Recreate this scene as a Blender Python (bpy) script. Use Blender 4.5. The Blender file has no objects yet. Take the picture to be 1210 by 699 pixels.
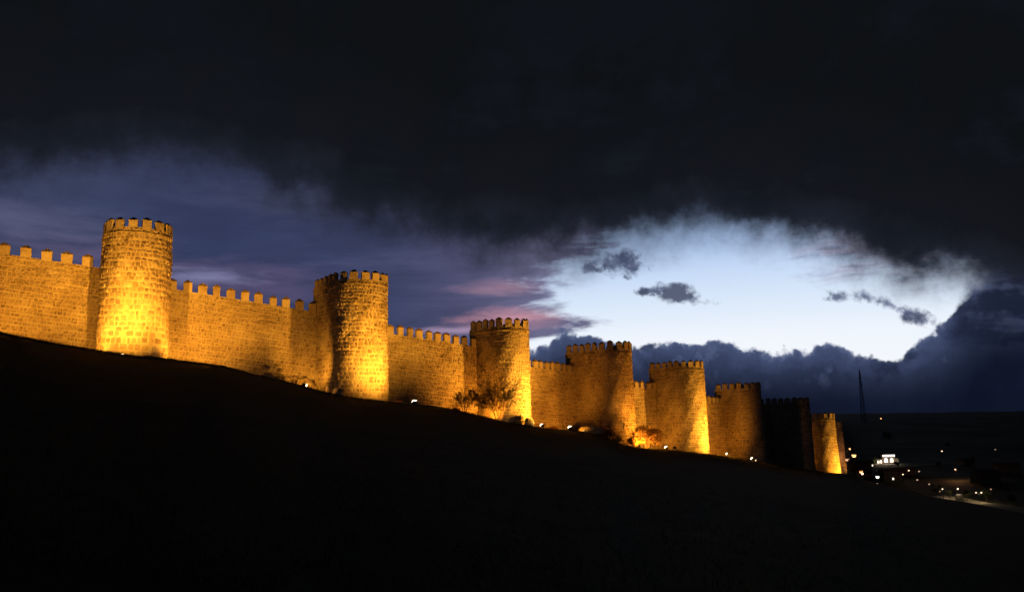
import bpy, math, random
from mathutils import Vector, Matrix

# ------------------------------------------------------------------ scene, camera, world, exposure
S = bpy.context.scene
COL = S.collection
S.render.engine = 'CYCLES'
S.cycles.use_denoising = True
S.cycles.max_bounces = 4
S.cycles.use_adaptive_sampling = True
S.cycles.adaptive_threshold = 0.03
S.cycles.diffuse_bounces = 2
S.cycles.sample_clamp_indirect = 4.0
S.view_settings.view_transform = 'Standard'
S.view_settings.look = 'None'
S.view_settings.exposure = 0.0
S.view_settings.gamma = 1.0
S.view_settings.use_curve_mapping = False

cd = bpy.data.cameras.new('camera')
cam = bpy.data.objects.new('camera', cd)
COL.objects.link(cam)
cd.sensor_width = 36.0
cd.lens = 36.0 * 932.0 / 1210.0
cd.clip_start = 0.1
cd.clip_end = 20000.0
cam.matrix_world = (Matrix.Translation((0, 0, 1.6)) @ Matrix.Rotation(math.radians(90 + 8.87), 4, 'X')
                    @ Matrix.Rotation(math.radians(-1.3), 4, 'Z'))
S.camera = cam


def lin(r, g, b):
    f = lambda c: (c / 255 / 12.92) if c / 255 <= 0.04045 else ((c / 255 + 0.055) / 1.055) ** 2.4
    return (f(r), f(g), f(b), 1.0)


class G:
    """A small layer over a node tree, so that shaders read like formulas."""

    def __init__(self, tree):
        self.t = tree
        tree.nodes.clear()

    def node(self, typ, ins=None, **kw):
        n = self.t.nodes.new(typ)
        for k, v in kw.items():
            setattr(n, k, v)
        for k, v in (ins or {}).items():
            self.set(n.inputs[k], v)
        return n

    def set(self, sock, v):
        if isinstance(v, E):
            v = v.s
        if isinstance(v, bpy.types.NodeSocket):
            self.t.links.new(v, sock)
        else:
            sock.default_value = v

    def m(self, op, *a, clamp=False):
        n = self.t.nodes.new('ShaderNodeMath')
        n.operation = op
        n.use_clamp = clamp
        for i, v in enumerate(a):
            self.set(n.inputs[i], v)
        return E(self, n.outputs[0])

    def smooth(self, x, lo, hi, a=0.0, b=1.0):
        n = self.node('ShaderNodeMapRange', interpolation_type='SMOOTHSTEP')
        for i, v in enumerate((x, lo, hi, a, b)):
            self.set(n.inputs[i], v)
        return E(self, n.outputs[0])

    def mix(self, f, a, b, mode='MIX'):
        n = self.node('ShaderNodeMix', data_type='RGBA', blend_type=mode, clamp_factor=True)
        self.set(n.inputs[0], f)
        self.set(n.inputs[6], a)
        self.set(n.inputs[7], b)
        return n.outputs[2]

    def noise(self, vec, scale, detail=4, rough=0.55, dist=0.0):
        n = self.node('ShaderNodeTexNoise', {'Vector': vec, 'Scale': scale, 'Detail': detail,
                                             'Roughness': rough, 'Distortion': dist})
        return E(self, n.outputs[0])

    def ramp(self, f, stops, interp='LINEAR'):
        n = self.node('ShaderNodeValToRGB', {'Fac': f})
        r = n.color_ramp
        r.interpolation = interp
        while len(r.elements) < len(stops):
            r.elements.new(0.5)
        for e, (p, c) in zip(r.elements, stops):
            e.position = p
            e.color = c
        return n.outputs[0]

    def curve(self, x, pts):
        n = self.node('ShaderNodeFloatCurve', {'Value': x})
        c = n.mapping.curves[0]
        c.points[0].location = pts[0]
        c.points[1].location = pts[-1]
        for p in pts[1:-1]:
            c.points.new(*p)
        n.mapping.update()
        return E(self, n.outputs[0])

    def vec(self, x, y, z):
        return self.node('ShaderNodeCombineXYZ', {0: x, 1: y, 2: z}).outputs[0]


class E:
    def __init__(self, g, s):
        self.g, self.s = g, s

    def __add__(self, o): return self.g.m('ADD', self, o)
    def __radd__(self, o): return self.g.m('ADD', o, self)
    def __sub__(self, o): return self.g.m('SUBTRACT', self, o)
    def __rsub__(self, o): return self.g.m('SUBTRACT', o, self)
    def __mul__(self, o): return self.g.m('MULTIPLY', self, o)
    def __rmul__(self, o): return self.g.m('MULTIPLY', o, self)
    def __truediv__(self, o): return self.g.m('DIVIDE', self, o)


# the dusk sky: a clear, still bright gap in the west under a black storm deck, a bank of cumulus along the horizon
wd = bpy.data.worlds.new('World')
S.world = wd
wd.use_nodes = True
wd.cycles.sampling_method = 'MANUAL'
wd.cycles.sample_map_resolution = 256
g = G(wd.node_tree)
dirv = g.node('ShaderNodeTexCoord').outputs['Generated']
sep = g.node('ShaderNodeSeparateXYZ', {0: dirv})
dx, dy, dz = (E(g, o) for o in sep.outputs)
DEG = 57.29578
az = g.m('ARCTAN2', dx, dy) * DEG                       # degrees to the right of north
el = g.m('ARCSINE', dz) * DEG
azn = (az + 45.0) / 90.0                                # 0..1 over the curves' domain, held beyond it
pts = lambda L: [((a + 45) / 90, e / 45) for a, e in L]

n_big = g.noise(dirv, 5.0, 7, 0.58) - 0.5
n_mid = g.noise(dirv, 14.0, 8, 0.6) - 0.5
n_fine = g.noise(dirv, 42.0, 6, 0.62) - 0.5
n_vfine = g.noise(dirv, 110.0, 4, 0.6) - 0.5
v_flat = g.vec(dx, dy, dz * 5.0)                        # layered cloud: stretched along the horizon
n_flat = g.noise(v_flat, 9.0, 8, 0.6, 0.35) - 0.5
n_flat2 = g.noise(v_flat, 24.0, 7, 0.6, 0.2) - 0.5

nish = g.node('ShaderNodeTexSky', sky_type='NISHITA', sun_disc=False, sun_elevation=math.radians(1.0),
              sun_rotation=math.radians(14.0), altitude=1100.0)
clear = g.ramp(el / 20.0, [(0.0, lin(246, 248, 252)), (0.27, lin(235, 243, 253)), (0.38, lin(217, 232, 250)), (0.5, lin(196, 217, 246)),
                           (0.61, lin(165, 191, 230)), (0.75, lin(138, 166, 208)), (1.0, lin(110, 145, 200))])
clear = g.mix(0.004, clear, nish.outputs[0], 'ADD')
# thin grey veil drifting over the right and the top of the gap
thin = g.smooth(n_flat + n_mid * 0.6 + g.smooth(el, 8.5, 13.5) * 0.24 + g.smooth(az, 15.0, 26.0) * g.smooth(el, 6.0, 9.5) * 0.42 - 0.23, 0.0, 0.38)
clear = g.mix(thin * 0.86, clear, g.mix(g.smooth(n_flat2, -0.1, 0.12), lin(112, 124, 158), lin(178, 172, 198)))


def blob(a0, e0, ra, re, rot=0.0):
    """squared-off distance of a direction from a soft ellipse, 0 at its heart, 1 at its rim"""
    c, s = math.cos(math.radians(rot)), math.sin(math.radians(rot))
    a, e = az - a0, el - e0
    p = (a * c + e * s) / ra
    q = (e * c - a * s) / re
    return g.m('SQRT', p * p + q * q)


# middle deck on the left: violet grey, lit pink from below where it thins out
vb = g.curve(el / 20.0, [(0, 0.4523), (0.23, 0.4523), (0.2835, 0.4833), (0.293, 0.5195), (0.3125, 0.5812), (0.336, 0.5887), (0.369, 0.5645), (0.4325, 0.5445), (0.485, 0.5418), (0.5525, 0.5707), (0.601, 0.6003), (0.6705, 0.6427), (0.757, 0.6645), (1, 0.6645)]) * 60.0 - 30.0
veil = g.smooth(vb - az + n_flat * 13.0 + n_mid * 5.0 + n_flat2 * 4.0, -1.6, 2.4)
vcol = g.ramp(azn, [(0.0, lin(68, 76, 108)), (0.12, lin(66, 74, 106)), (0.27, lin(54, 62, 96)), (0.40, lin(62, 69, 102)),
                    (0.47, lin(86, 86, 120)), (0.52, lin(118, 116, 150)), (1.0, lin(120, 125, 160))])
vcol = g.mix(g.smooth(n_flat, -0.16, 0.16) * 0.6, vcol, g.mix(0.5, vcol, lin(38, 42, 66)))
for (a0, e0, ra, re, col, k) in [(-0.04, 7.24, 4.61, 0.8, (206, 148, 160), 0.8), (-0.3, 9.46, 3.69, 0.61, (164, 128, 148), 0.6), (3.46, 9.97, 2.46, 1.35, (150, 150, 185), 0.5), (-20.04, 9.62, 8.0, 1.6, (100, 86, 120), 0.55), (-21.96, 9.95, 4.3, 0.55, (140, 140, 180), 0.7), (-31.87, 12.83, 6.76, 1.23, (98, 98, 130), 0.55), (-28.93, 11.08, 5.54, 1.11, (104, 92, 124), 0.6), (-15.62, 15.65, 8.0, 1.35, (74, 78, 104), 0.55), (-4.68, 6.47, 3.69, 0.31, (176, 150, 180), 0.7), (-6.49, 11.37, 5.54, 1.11, (84, 86, 120), 0.6)]:
    f = g.smooth(blob(a0, e0, ra, re) + n_flat * 1.8 + n_flat2 * 1.2, 1.35, -0.05) * k
    vcol = g.mix(f, vcol, lin(*col))
sky = g.mix(veil, clear, vcol)

# torn scraps of low cloud in the gap
for (a0, e0, ra, re, rot) in [(7.35, 11.23, 2.71, 0.86, -8), (5.72, 10.75, 0.86, 0.68, 0), (8.92, 10.72, 0.98, 0.68, 0), (11.77, 8.57, 1.84, 0.55, -14), (10.17, 8.9, 0.86, 0.31, 0), (24.32, 7.53, 1.23, 0.55, -30), (25.8, 6.85, 1.72, 0.49, -30), (27.12, 6.03, 1.6, 0.61, -25), (22.76, 7.66, 0.86, 0.43, 0)]:
    d = blob(a0, e0, ra, re, rot) + n_mid * 2.6 + n_fine * 2.8 + n_vfine * 1.2
    f = g.smooth(d, 1.25, 0.30)
    sky = g.mix(f * 0.92, sky, g.mix(g.smooth(n_fine + n_mid, -0.12, 0.14), lin(62, 70, 98), lin(98, 108, 140)))

# the storm deck
top = g.curve(azn, pts([(-43.47, 13.0), (-37.99, 14.05), (-33.82, 14.97), (-29.21, 16.0), (-25.19, 16.9), (-21.95, 16.88), (-17.39, 15.96), (-12.63, 14.89), (-8.34, 13.79), (-5.87, 12.59), (-2.75, 11.96), (1.01, 11.83), (4.77, 11.89), (7.88, 12.11), (10.96, 12.54), (15.14, 12.36), (18.01, 11.89), (20.21, 11.22), (23.39, 10.22), (26.4, 9.07), (29.24, 7.96), (31.0, 6.82), (33.09, 5.26), (36.58, 2.88), (43.64, 1.95)])) * 45.0
soft = g.curve(azn, [(0, 0.3), (0.1274, 0.3), (0.2953, 0.28), (0.4141, 0.22), (0.5112, 0.26), (0.6077, 0.27), (0.6993, 0.22), (0.7601, 0.2), (0.8424, 0.24), (1, 0.25)]) * 10.0
dd = el - top + n_big * 4.5 + n_mid * 3.8 + n_fine * 1.6
deck = g.smooth(dd / soft, -1.0, 1.0)
dcol = g.ramp(g.m('MINIMUM', g.m('MAXIMUM', (dd + 1.0) / 12.0, 0.0), 1.0), [(0.0, lin(50, 55, 74)), (0.15, lin(33, 37, 49)), (0.42, lin(20, 22, 28)), (1.0, lin(15, 17, 20))])
dcol = g.mix(g.smooth(n_big + n_mid, -0.15, 0.2) * 0.4, dcol, lin(14, 19, 26))
dcol = g.mix(g.smooth(n_big * 1.3 + n_mid * 0.7 + n_flat * 0.5, 0.0, 0.3) * 0.40 * g.smooth(el, 34.0, 12.0), dcol, lin(30, 34, 44))
dcol = g.mix(g.smooth(el, 30.0, 55.0) * 0.5, dcol, lin(13, 14, 19))
sky = g.mix(deck, sky, dcol)

# the bank of cumulus along the horizon, rising into the deck on the right
vor = g.node('ShaderNodeTexVoronoi', {'Vector': dirv, 'Scale': 30.0, 'Detail': 3.0, 'Roughness': 0.6}, feature='SMOOTH_F1')
puff = E(g, vor.outputs['Distance'])
bank = g.curve(azn, pts([(-42.98, 7.6), (-37.5, 7.82), (-14.3, 7.22), (-8.34, 6.74), (-4.07, 6.52), (-0.39, 5.47), (1.46, 5.43), (2.28, 5.96), (3.65, 6.47), (5.19, 6.42), (7.0, 5.99), (8.5, 5.57), (10.61, 5.67), (12.96, 5.39), (15.85, 5.31), (18.63, 4.82), (21.63, 4.83), (23.44, 4.44), (25.56, 4.2), (26.57, 4.36), (27.26, 4.87), (28.22, 5.23), (28.96, 6.04), (29.66, 7.32), (30.76, 8.98), (32.26, 10.21), (37.52, 11.19), (44.69, 10.3)])) * 45.0
bd = bank - el - (puff - 0.4) * 1.0 + n_mid * 1.1 + n_fine * 1.0 + n_vfine * 0.3
bsoft = 0.14 + g.smooth(az, 25.0, 29.0) * g.smooth(el, 5.5, 9.0) * 1.2
bm = g.smooth(bd / bsoft + n_mid * 2.0 * g.smooth(az, 25.0, 29.0), -0.9, 1.5)
hgt = g.m('MINIMUM', g.m('MAXIMUM', bd / 6.0, 0.0), 1.0)
rbr = g.smooth(az, 24.0, 33.0)
bcol = g.ramp(hgt, [(0.0, lin(98, 110, 144)), (0.07, lin(66, 77, 110)), (0.28, lin(45, 54, 80)), (0.60, lin(30, 38, 60)), (1.0, lin(17, 22, 40))])
bcol = g.mix(g.smooth(n_mid * 1.2 + n_fine + (0.45 - puff) * 0.3, -0.02, 0.26) * g.smooth(hgt, 0.75, 0.1) * 0.8, bcol, lin(86, 98, 132))
bcol = g.mix(g.smooth(n_mid * 1.3 + n_big, 0.02, -0.22) * 0.75, bcol, lin(24, 30, 52))
bcol = g.mix(rbr * g.smooth(el, 2.5, 8.0) * g.smooth(el, 16.0, 8.0) * 0.85, bcol, g.mix(g.smooth(n_mid * 1.2 + n_flat + n_fine * 0.6, -0.10, 0.16), lin(30, 36, 55), lin(70, 79, 108)))
bcol = g.mix(g.smooth(el, 3.5, 0.2) * 0.75, bcol, lin(13, 18, 36))
sky = g.mix(bm, sky, bcol)
# the deck closes over the bank's highest part
sky = g.mix(g.smooth(dd / 2.6, 0.1, 1.1), sky, dcol)
sky = g.mix(g.smooth(el, 0.0, -3.0), sky, lin(9, 10, 12))
# away from the sunset the deck and the low haze simply close up
away = g.smooth(g.m('ABSOLUTE', az), 48.0, 80.0)
sky = g.mix(away, sky, g.ramp(el / 40.0, [(0.0, lin(34, 38, 54)), (0.35, lin(24, 27, 36)), (0.8, lin(14, 16, 21))]))
bg = g.node('ShaderNodeBackground', {'Color': sky, 'Strength': 1.0})
g.t.links.new(bg.outputs[0], g.node('ShaderNodeOutputWorld').inputs[0])

rng = random.Random(4)


# ------------------------------------------------------------------ ground height
def interp(x, xs, ys):
    if x <= xs[0]: return ys[0]
    if x >= xs[-1]: return ys[-1]
    for i in range(len(xs) - 1):
        if x <= xs[i + 1]:
            t = (x - xs[i]) / (xs[i + 1] - xs[i])
            return ys[i] + (ys[i + 1] - ys[i]) * t


def sstep(a, b, x):
    t = max(0.0, min(1.0, (x - a) / (b - a)))
    return t * t * (3 - 2 * t)


BROW = [(-0.743, 0.144), (-0.6546, 0.1235), (-0.5888, 0.109), (-0.5212, 0.0967), (-0.48, 0.0893), (-0.4368, 0.0851), (-0.3989, 0.0788), (-0.3719, 0.075), (-0.3449, 0.068), (-0.3287, 0.0623), (-0.291, 0.054), (-0.2534, 0.0425), (-0.2106, 0.032), (-0.1573, 0.0245), (-0.0935, 0.0167), (-0.0511, 0.0073), (-0.0089, -0.0041), (0.0333, -0.0123), (0.0755, -0.0164), (0.107, -0.0223), (0.1328, -0.0343), (0.159, -0.0391), (0.2009, -0.0431), (0.2531, -0.0505), (0.3051, -0.0599), (0.3568, -0.0703), (0.4086, -0.0765), (0.4493, -0.0897), (0.5104, -0.1053), (0.5615, -0.1146), (0.6224, -0.128), (0.7134, -0.1461)]            # bearing (x/y), slope to the brow of the hill (dz/dy)
BROW_U = [p[0] for p in BROW]
BROW_C = [p[1] + 0.178 * p[0] + 0.002 for p in BROW]
DROP_U = [-0.6458, -0.2951, -0.2739, -0.2156, -0.1944, -0.0089, 0.0038, 0.0864, 0.1128, 0.2292, 0.2471, 0.2979, 0.3243]
DROP_K = [0.09, 0.09, 0.02, 0.02, 0.08, 0.07, 0.02, 0.02, 0.08, 0.06, 0.02, 0.02, 0.09]      # how fast the ground falls away behind the brow
DIST = [(-0.7096, 82), (-0.4725, 90), (-0.2039, 104), (-0.0195, 126), (0.1022, 144), (0.2027, 158), (0.282, 177), (0.3401, 196), (0.3877, 224), (0.4563, 235), (0.5196, 200), (0.6356, 150), (0.7305, 130)]            # bearing, distance of the brow
DIST_U = [p[0] for p in DIST]
DIST_Y = [p[1] for p in DIST]


def far_land(x, y):
    r = math.hypot(x, y)
    u = x / max(y, 1.0)
    z = -46.0 + 3.0 * math.sin(x * 0.011 + 1) * math.sin(y * 0.008) + 1.2 * math.sin(x * 0.043) * math.cos(y * 0.037)
    ridge = 1.6 + 2400 * (-0.0105 - 0.021 * (u - 0.45)) if -1 < u < 1.2 else 5.0
    ridge += 2.0 * math.sin(x * 0.012) + 1.6 * math.sin(x * 0.031 + 2) + 1.0 * math.sin(x * 0.083)
    return z + (ridge + 46.0) * sstep(900, 2400, r) 


def ground(x, y):
    bump = 0.05 * math.sin(x * 0.9 + y * 0.31) * math.sin(y * 0.7 - x * 0.2) + 0.10 * math.sin(x * 0.21 + 1.3) * math.sin(y * 0.17)
    if y <= 0.5:
        z = -0.178 * x - 0.002 * y
        z = max(z, -46.0 + 2 * math.sin(x * 0.02)) if x > 0 else min(z, 24.0)
        return z + bump
    u = x / y
    yc = interp(u, DIST_U, DIST_Y)
    e = -0.178 * u - 0.002 + interp(u, BROW_U, BROW_C)
    if y <= yc:
        t = y / yc
        z = e * y + 1.6 * t + bump * (1 - t) ** 0.7 - 0.25 * math.sin(math.pi * t)
    else:
        d = y - yc
        z = 1.6 + e * min(y, yc + 30) - interp(u, DROP_U, DROP_K) * min(d, 15.0)
        f = sstep(0.405, 0.47, u) * sstep(0, 12, d)
        z -= f * (0.33 * d)
    if u > 0.40:
        z = max(z, far_land(x, y)) if z < -30 else z
        if z < -20 and y > yc:
            z = max(z, far_land(x, y) - 0.0)
    z = max(z, -60.0)
    k = sstep(380, 640, math.hypot(x, y))
    if u < 0.40 and y > yc and k > 0:
        z = z + (far_land(x, y) - z) * k
    elif y > yc and k > 0:
        z = max(z, far_land(x, y))
    if x > 300: z = max(z, far_land(x, y))
    if x < 0: z = min(z, 40.0)
    return z


# ------------------------------------------------------------------ materials
def new_mat(name):
    m = bpy.data.materials.new(name)
    m.use_nodes = True
    gg = G(m.node_tree)
    b = gg.node('ShaderNodeBsdfPrincipled', {'Roughness': 0.9})
    b.inputs['Specular IOR Level'].default_value = 0.2
    gg.t.links.new(b.outputs[0], gg.node('ShaderNodeOutputMaterial').inputs[0])
    return m, gg, b


def bump(gg, b, h, strength, dist):
    n = gg.node('ShaderNodeBump', {'Height': h, 'Strength': strength, 'Distance': dist})
    gg.t.links.new(n.outputs[0], b.inputs['Normal'])


def geo_pos(gg):
    return gg.node('ShaderNodeNewGeometry').outputs['Position']


def stone_mat():
    m, gg, b = new_mat('granite_stone')
    p = geo_pos(gg)
    tone = E(gg, gg.node('ShaderNodeAttribute', attribute_name='tone').outputs['Fac'])
    n1 = gg.noise(p, 1.7, 5, 0.6)
    n2 = gg.noise(p, 9.0, 5, 0.65)
    n3 = gg.noise(p, 0.30, 5, 0.65)
    f = tone * 0.66 + n1 * 0.42 + (n2 - 0.5) * 1.0 + (n3 - 0.5) * 1.2 + 0.02
    col = gg.ramp(f, [(0.0, (0.15, 0.115, 0.08, 1)), (0.3, (0.25, 0.195, 0.14, 1)), (0.55, (0.33, 0.265, 0.19, 1)), (0.85, (0.47, 0.40, 0.30, 1)), (1.0, (0.56, 0.50, 0.40, 1))])
    gg.set(b.inputs['Base Color'], col)
    bump(gg, b, n2 * 0.6 + n1, 0.9, 0.07)
    return m


def mortar_mat():
    m, gg, b = new_mat('lime_mortar')
    p = geo_pos(gg)
    n1 = gg.noise(p, 1.1, 5, 0.6)
    n2 = gg.noise(p, 7.0, 5, 0.65)
    n3 = gg.noise(p, 0.30, 5, 0.65)
    f = n1 * 0.5 + n2 * 0.4 + (n3 - 0.5) * 1.1 + 0.06
    col = gg.ramp(f, [(0.1, (0.24, 0.19, 0.135, 1)), (0.45, (0.44, 0.37, 0.28, 1)), (0.8, (0.60, 0.53, 0.42, 1))])
    gg.set(b.inputs['Base Color'], col)
    bump(gg, b, n2 + n1, 0.9, 0.08)
    return m


def plain_mat(name, col, rough=0.8, metal=0.0, var=0.25, scale=8.0):
    m, gg, b = new_mat(name)
    n = gg.noise(geo_pos(gg), scale, 4, 0.6)
    c = gg.mix(gg.smooth(n, 0.35, 0.65), tuple(v * (1 - var) for v in col) + (1,), tuple(min(1, v * (1 + var)) for v in col) + (1,))
    gg.set(b.inputs['Base Color'], c)
    b.inputs['Roughness'].default_value = rough
    b.inputs['Metallic'].default_value = metal
    return m


def glow_mat(name, col, strength):
    m, gg, b = new_mat(name)
    b.inputs['Base Color'].default_value = (0.6, 0.6, 0.6, 1)
    b.inputs['Emission Color'].default_value = col + (1,)
    b.inputs['Emission Strength'].default_value = strength
    return m


def grass_mat():
    m, gg, b = new_mat('rough_grass_ground')
    p = geo_pos(gg)
    n1 = gg.noise(p, 0.35, 6, 0.65)
    n2 = gg.noise(p, 6.0, 5, 0.7)
    col = gg.ramp(n1 * 0.6 + n2 * 0.4, [(0.3, (0.022, 0.024, 0.011, 1)), (0.5, (0.042, 0.046, 0.018, 1)), (0.7, (0.075, 0.066, 0.032, 1))])
    far = gg.smooth(gg.m('ABSOLUTE', E(gg, gg.node('ShaderNodeSeparateXYZ', {0: p}).outputs[1])), 350.0, 800.0)
    n4 = gg.noise(p, 0.02, 6, 0.65)
    col = gg.mix(far, col, gg.ramp(n4, [(0.35, (0.008, 0.010, 0.007, 1)), (0.6, (0.02, 0.022, 0.015, 1))]))
    gg.set(b.inputs['Base Color'], col)
    bump(gg, b, n2 + n1, 1.0, 0.12)
    return m


M_STONE, M_MORTAR, M_GRASS = stone_mat(), mortar_mat(), grass_mat()
M_CAP = plain_mat('weathered_cap_stone', (0.30, 0.25, 0.19), 0.95, 0, 0.4, 5)
M_BLADE = plain_mat('grass_blade', (0.06, 0.07, 0.025), 0.8, 0, 0.4, 2)
M_TWIG = plain_mat('bare_twig', (0.22, 0.15, 0.095), 0.9, 0, 0.3, 10)
M_LEAF = plain_mat('dry_leaf', (0.38, 0.20, 0.05), 0.8, 0, 0.4, 9)
M_EVERGREEN = plain_mat('evergreen_leaf', (0.045, 0.06, 0.03), 0.8, 0, 0.4, 9)
M_ROCK = plain_mat('pale_boulder', (0.42, 0.38, 0.31), 0.9, 0, 0.3, 3)
M_IRON = plain_mat('dark_painted_iron', (0.035, 0.035, 0.04), 0.5, 0.6, 0.3, 6)
M_STEEL = plain_mat('mast_steel', (0.10, 0.09, 0.09), 0.6, 0.6, 0.2, 1)
M_DARKWALL = plain_mat('dark_render', (0.11, 0.10, 0.09), 0.9, 0, 0.2, 1)
M_PLASTER = plain_mat('pale_plaster', (0.45, 0.42, 0.36), 0.9, 0, 0.15, 1)
M_TILE = plain_mat('roof_tile', (0.12, 0.07, 0.05), 0.9, 0, 0.3, 2)
M_PATH = plain_mat('pale_gravel', (0.30, 0.27, 0.21), 0.95, 0, 0.3, 3)
M_ASPHALT = plain_mat('asphalt', (0.05, 0.05, 0.05), 0.9, 0, 0.3, 2)
M_LENS = glow_mat('floodlight_glass', (1.0, 0.82, 0.52), 8.0)
M_BULB_WARM = glow_mat('warm_lamp_glass', (1.0, 0.42, 0.14), 3.2)
M_BULB_PALE = glow_mat('pale_lamp_glass', (1.0, 0.72, 0.42), 2.6)
M_BULB_WHITE = glow_mat('white_lamp_glass', (0.95, 1.0, 0.80), 6.0)
M_BULB_DIM = glow_mat('dim_lamp_glass', (1.0, 0.62, 0.38), 0.8)
M_WINDOW = glow_mat('lit_window', (1.0, 0.86, 0.66), 2.2)
M_SIGN = glow_mat('lit_sign', (1.0, 0.95, 0.9), 5.0)

# ------------------------------------------------------------------ object helpers
WORLD = {}


def tag(o, label=None, cat=None, group=None, kind=None):
    if label: o['label'] = label
    if cat: o['category'] = cat
    if group: o['group'] = group
    if kind: o['kind'] = kind
    return o


def thing(name, loc, label, cat, group=None):
    o = bpy.data.objects.new(name, None)
    o.empty_display_size = 0.5
    COL.objects.link(o)
    o.location = loc
    WORLD[o] = Vector(loc)
    return tag(o, label, cat, group)


class MB:
    def __init__(self):
        self.v, self.f, self.t = [], [], []

    def add(self, verts, faces, tone=0.5):
        o = len(self.v)
        self.v += [Vector(p) for p in verts]
        for f in faces:
            self.f.append(tuple(i + o for i in f))
            self.t.append(tone)

    def quad_loft(self, rings, tone=0.5, cap=True):
        """closed tube through rings of equal length"""
        n = len(rings[0])
        vs = [p for r in rings for p in r]
        fs = []
        for k in range(len(rings) - 1):
            for i in range(n):
                j = (i + 1) % n
                fs.append((k * n + i, k * n + j, (k + 1) * n + j, (k + 1) * n + i))
        if cap:
            fs.append(tuple(range(n - 1, -1, -1)))
            fs.append(tuple((len(rings) - 1) * n + i for i in range(n)))
        self.add(vs, fs, tone)

    def box(self, c, sx, sy, sz, ax=Vector((1, 0, 0)), ay=Vector((0, 1, 0)), az=Vector((0, 0, 1)), tone=0.5, taper=1.0):
        c = Vector(c)
        rings = []
        for k, s in ((-1, 1.0), (1, taper)):
            rings.append([c + ax * (sx / 2 * a * s) + ay * (sy / 2 * b * s) + az * (sz / 2 * k) for a, b in ((-1, -1), (1, -1), (1, 1), (-1, 1))])
        self.quad_loft(rings, tone)

    def tube(self, a, b, ra, rb, n=5, tone=0.5):
        a, b = Vector(a), Vector(b)
        d = (b - a)
        if d.length < 1e-6: return
        d.normalize()
        e1 = d.orthogonal().normalized()
        e2 = d.cross(e1)
        ring = lambda c, r: [c + (e1 * math.cos(6.2832 * i / n) + e2 * math.sin(6.2832 * i / n)) * r for i in range(n)]
        self.quad_loft([ring(a, ra), ring(b, rb)], tone)

    def ball(self, c, rx, ry, rz, rr=None, jit=0.0, nu=10, nv=7, tone=0.5):
        c = Vector(c)
        rings = []
        for k in range(1, nv):
            ph = math.pi * k / nv
            ring = []
            for i in range(nu):
                th = 6.2832 * i / nu
                q = 1 + (rr.uniform(-jit, jit) if rr else 0)
                ring.append(c + Vector((rx * math.sin(ph) * math.cos(th), ry * math.sin(ph) * math.sin(th), -rz * math.cos(ph))) * q)
            rings.append(ring)
        self.quad_loft(rings, tone)

    def build(self, name, mat, parent=None, origin=None, smooth=False):
        po = WORLD[parent] if parent is not None else Vector((0, 0, 0))
        origin = po if origin is None else Vector(origin)
        me = bpy.data.meshes.new(name)
        me.from_pydata([p - origin for p in self.v], [], self.f)
        at = me.attributes.new('tone', 'FLOAT', 'FACE')
        at.data.foreach_set('value', self.t)
        if smooth:
            me.polygons.foreach_set('use_smooth', [True] * len(me.polygons))
        me.materials.append(mat)
        me.update()
        o = bpy.data.objects.new(name, me)
        COL.objects.link(o)
        o.parent = parent
        o.location = origin - po
        WORLD[o] = origin
        return o


# ------------------------------------------------------------------ terrain
def make_ground():
    azs = []
    a = -180.0
    while a < 180.0:
        azs.append(a)
        a += 0.4 if -42 <= a < 42 else 6.0
    rs = [0.0]
    r = 0.6
    while r < 9000:
        rs.append(r)
        r += max(0.4, min(r * 0.03, 0.9)) if r < 40 else (2.2 if r < 300 else r * 0.03)
    n = len(azs)
    vs = [(0, 0, ground(0, 0.6))]
    for r in rs[1:]:
        for a in azs:
            x, y = r * math.sin(math.radians(a)), r * math.cos(math.radians(a))
            vs.append((x, y, ground(x, y)))
    fs = [(0, 1 + (i + 1) % n, 1 + i) for i in range(n)]
    for k in range(len(rs) - 2):
        for i in range(n):
            j = (i + 1) % n
            b0, b1 = 1 + k * n, 1 + (k + 1) * n
            fs.append((b0 + i, b0 + j, b1 + j, b1 + i))
    me = bpy.data.meshes.new('ground')
    me.from_pydata(vs, [], fs)
    me.polygons.foreach_set('use_smooth', [True] * len(me.polygons))
    me.materials.append(M_GRASS)
    o = bpy.data.objects.new('ground', me)
    COL.objects.link(o)
    o['kind'] = 'structure'
    # make sure it faces up
    if me.polygons[5].normal.z < 0:
        me.flip_normals()
    return o


make_ground()


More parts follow.
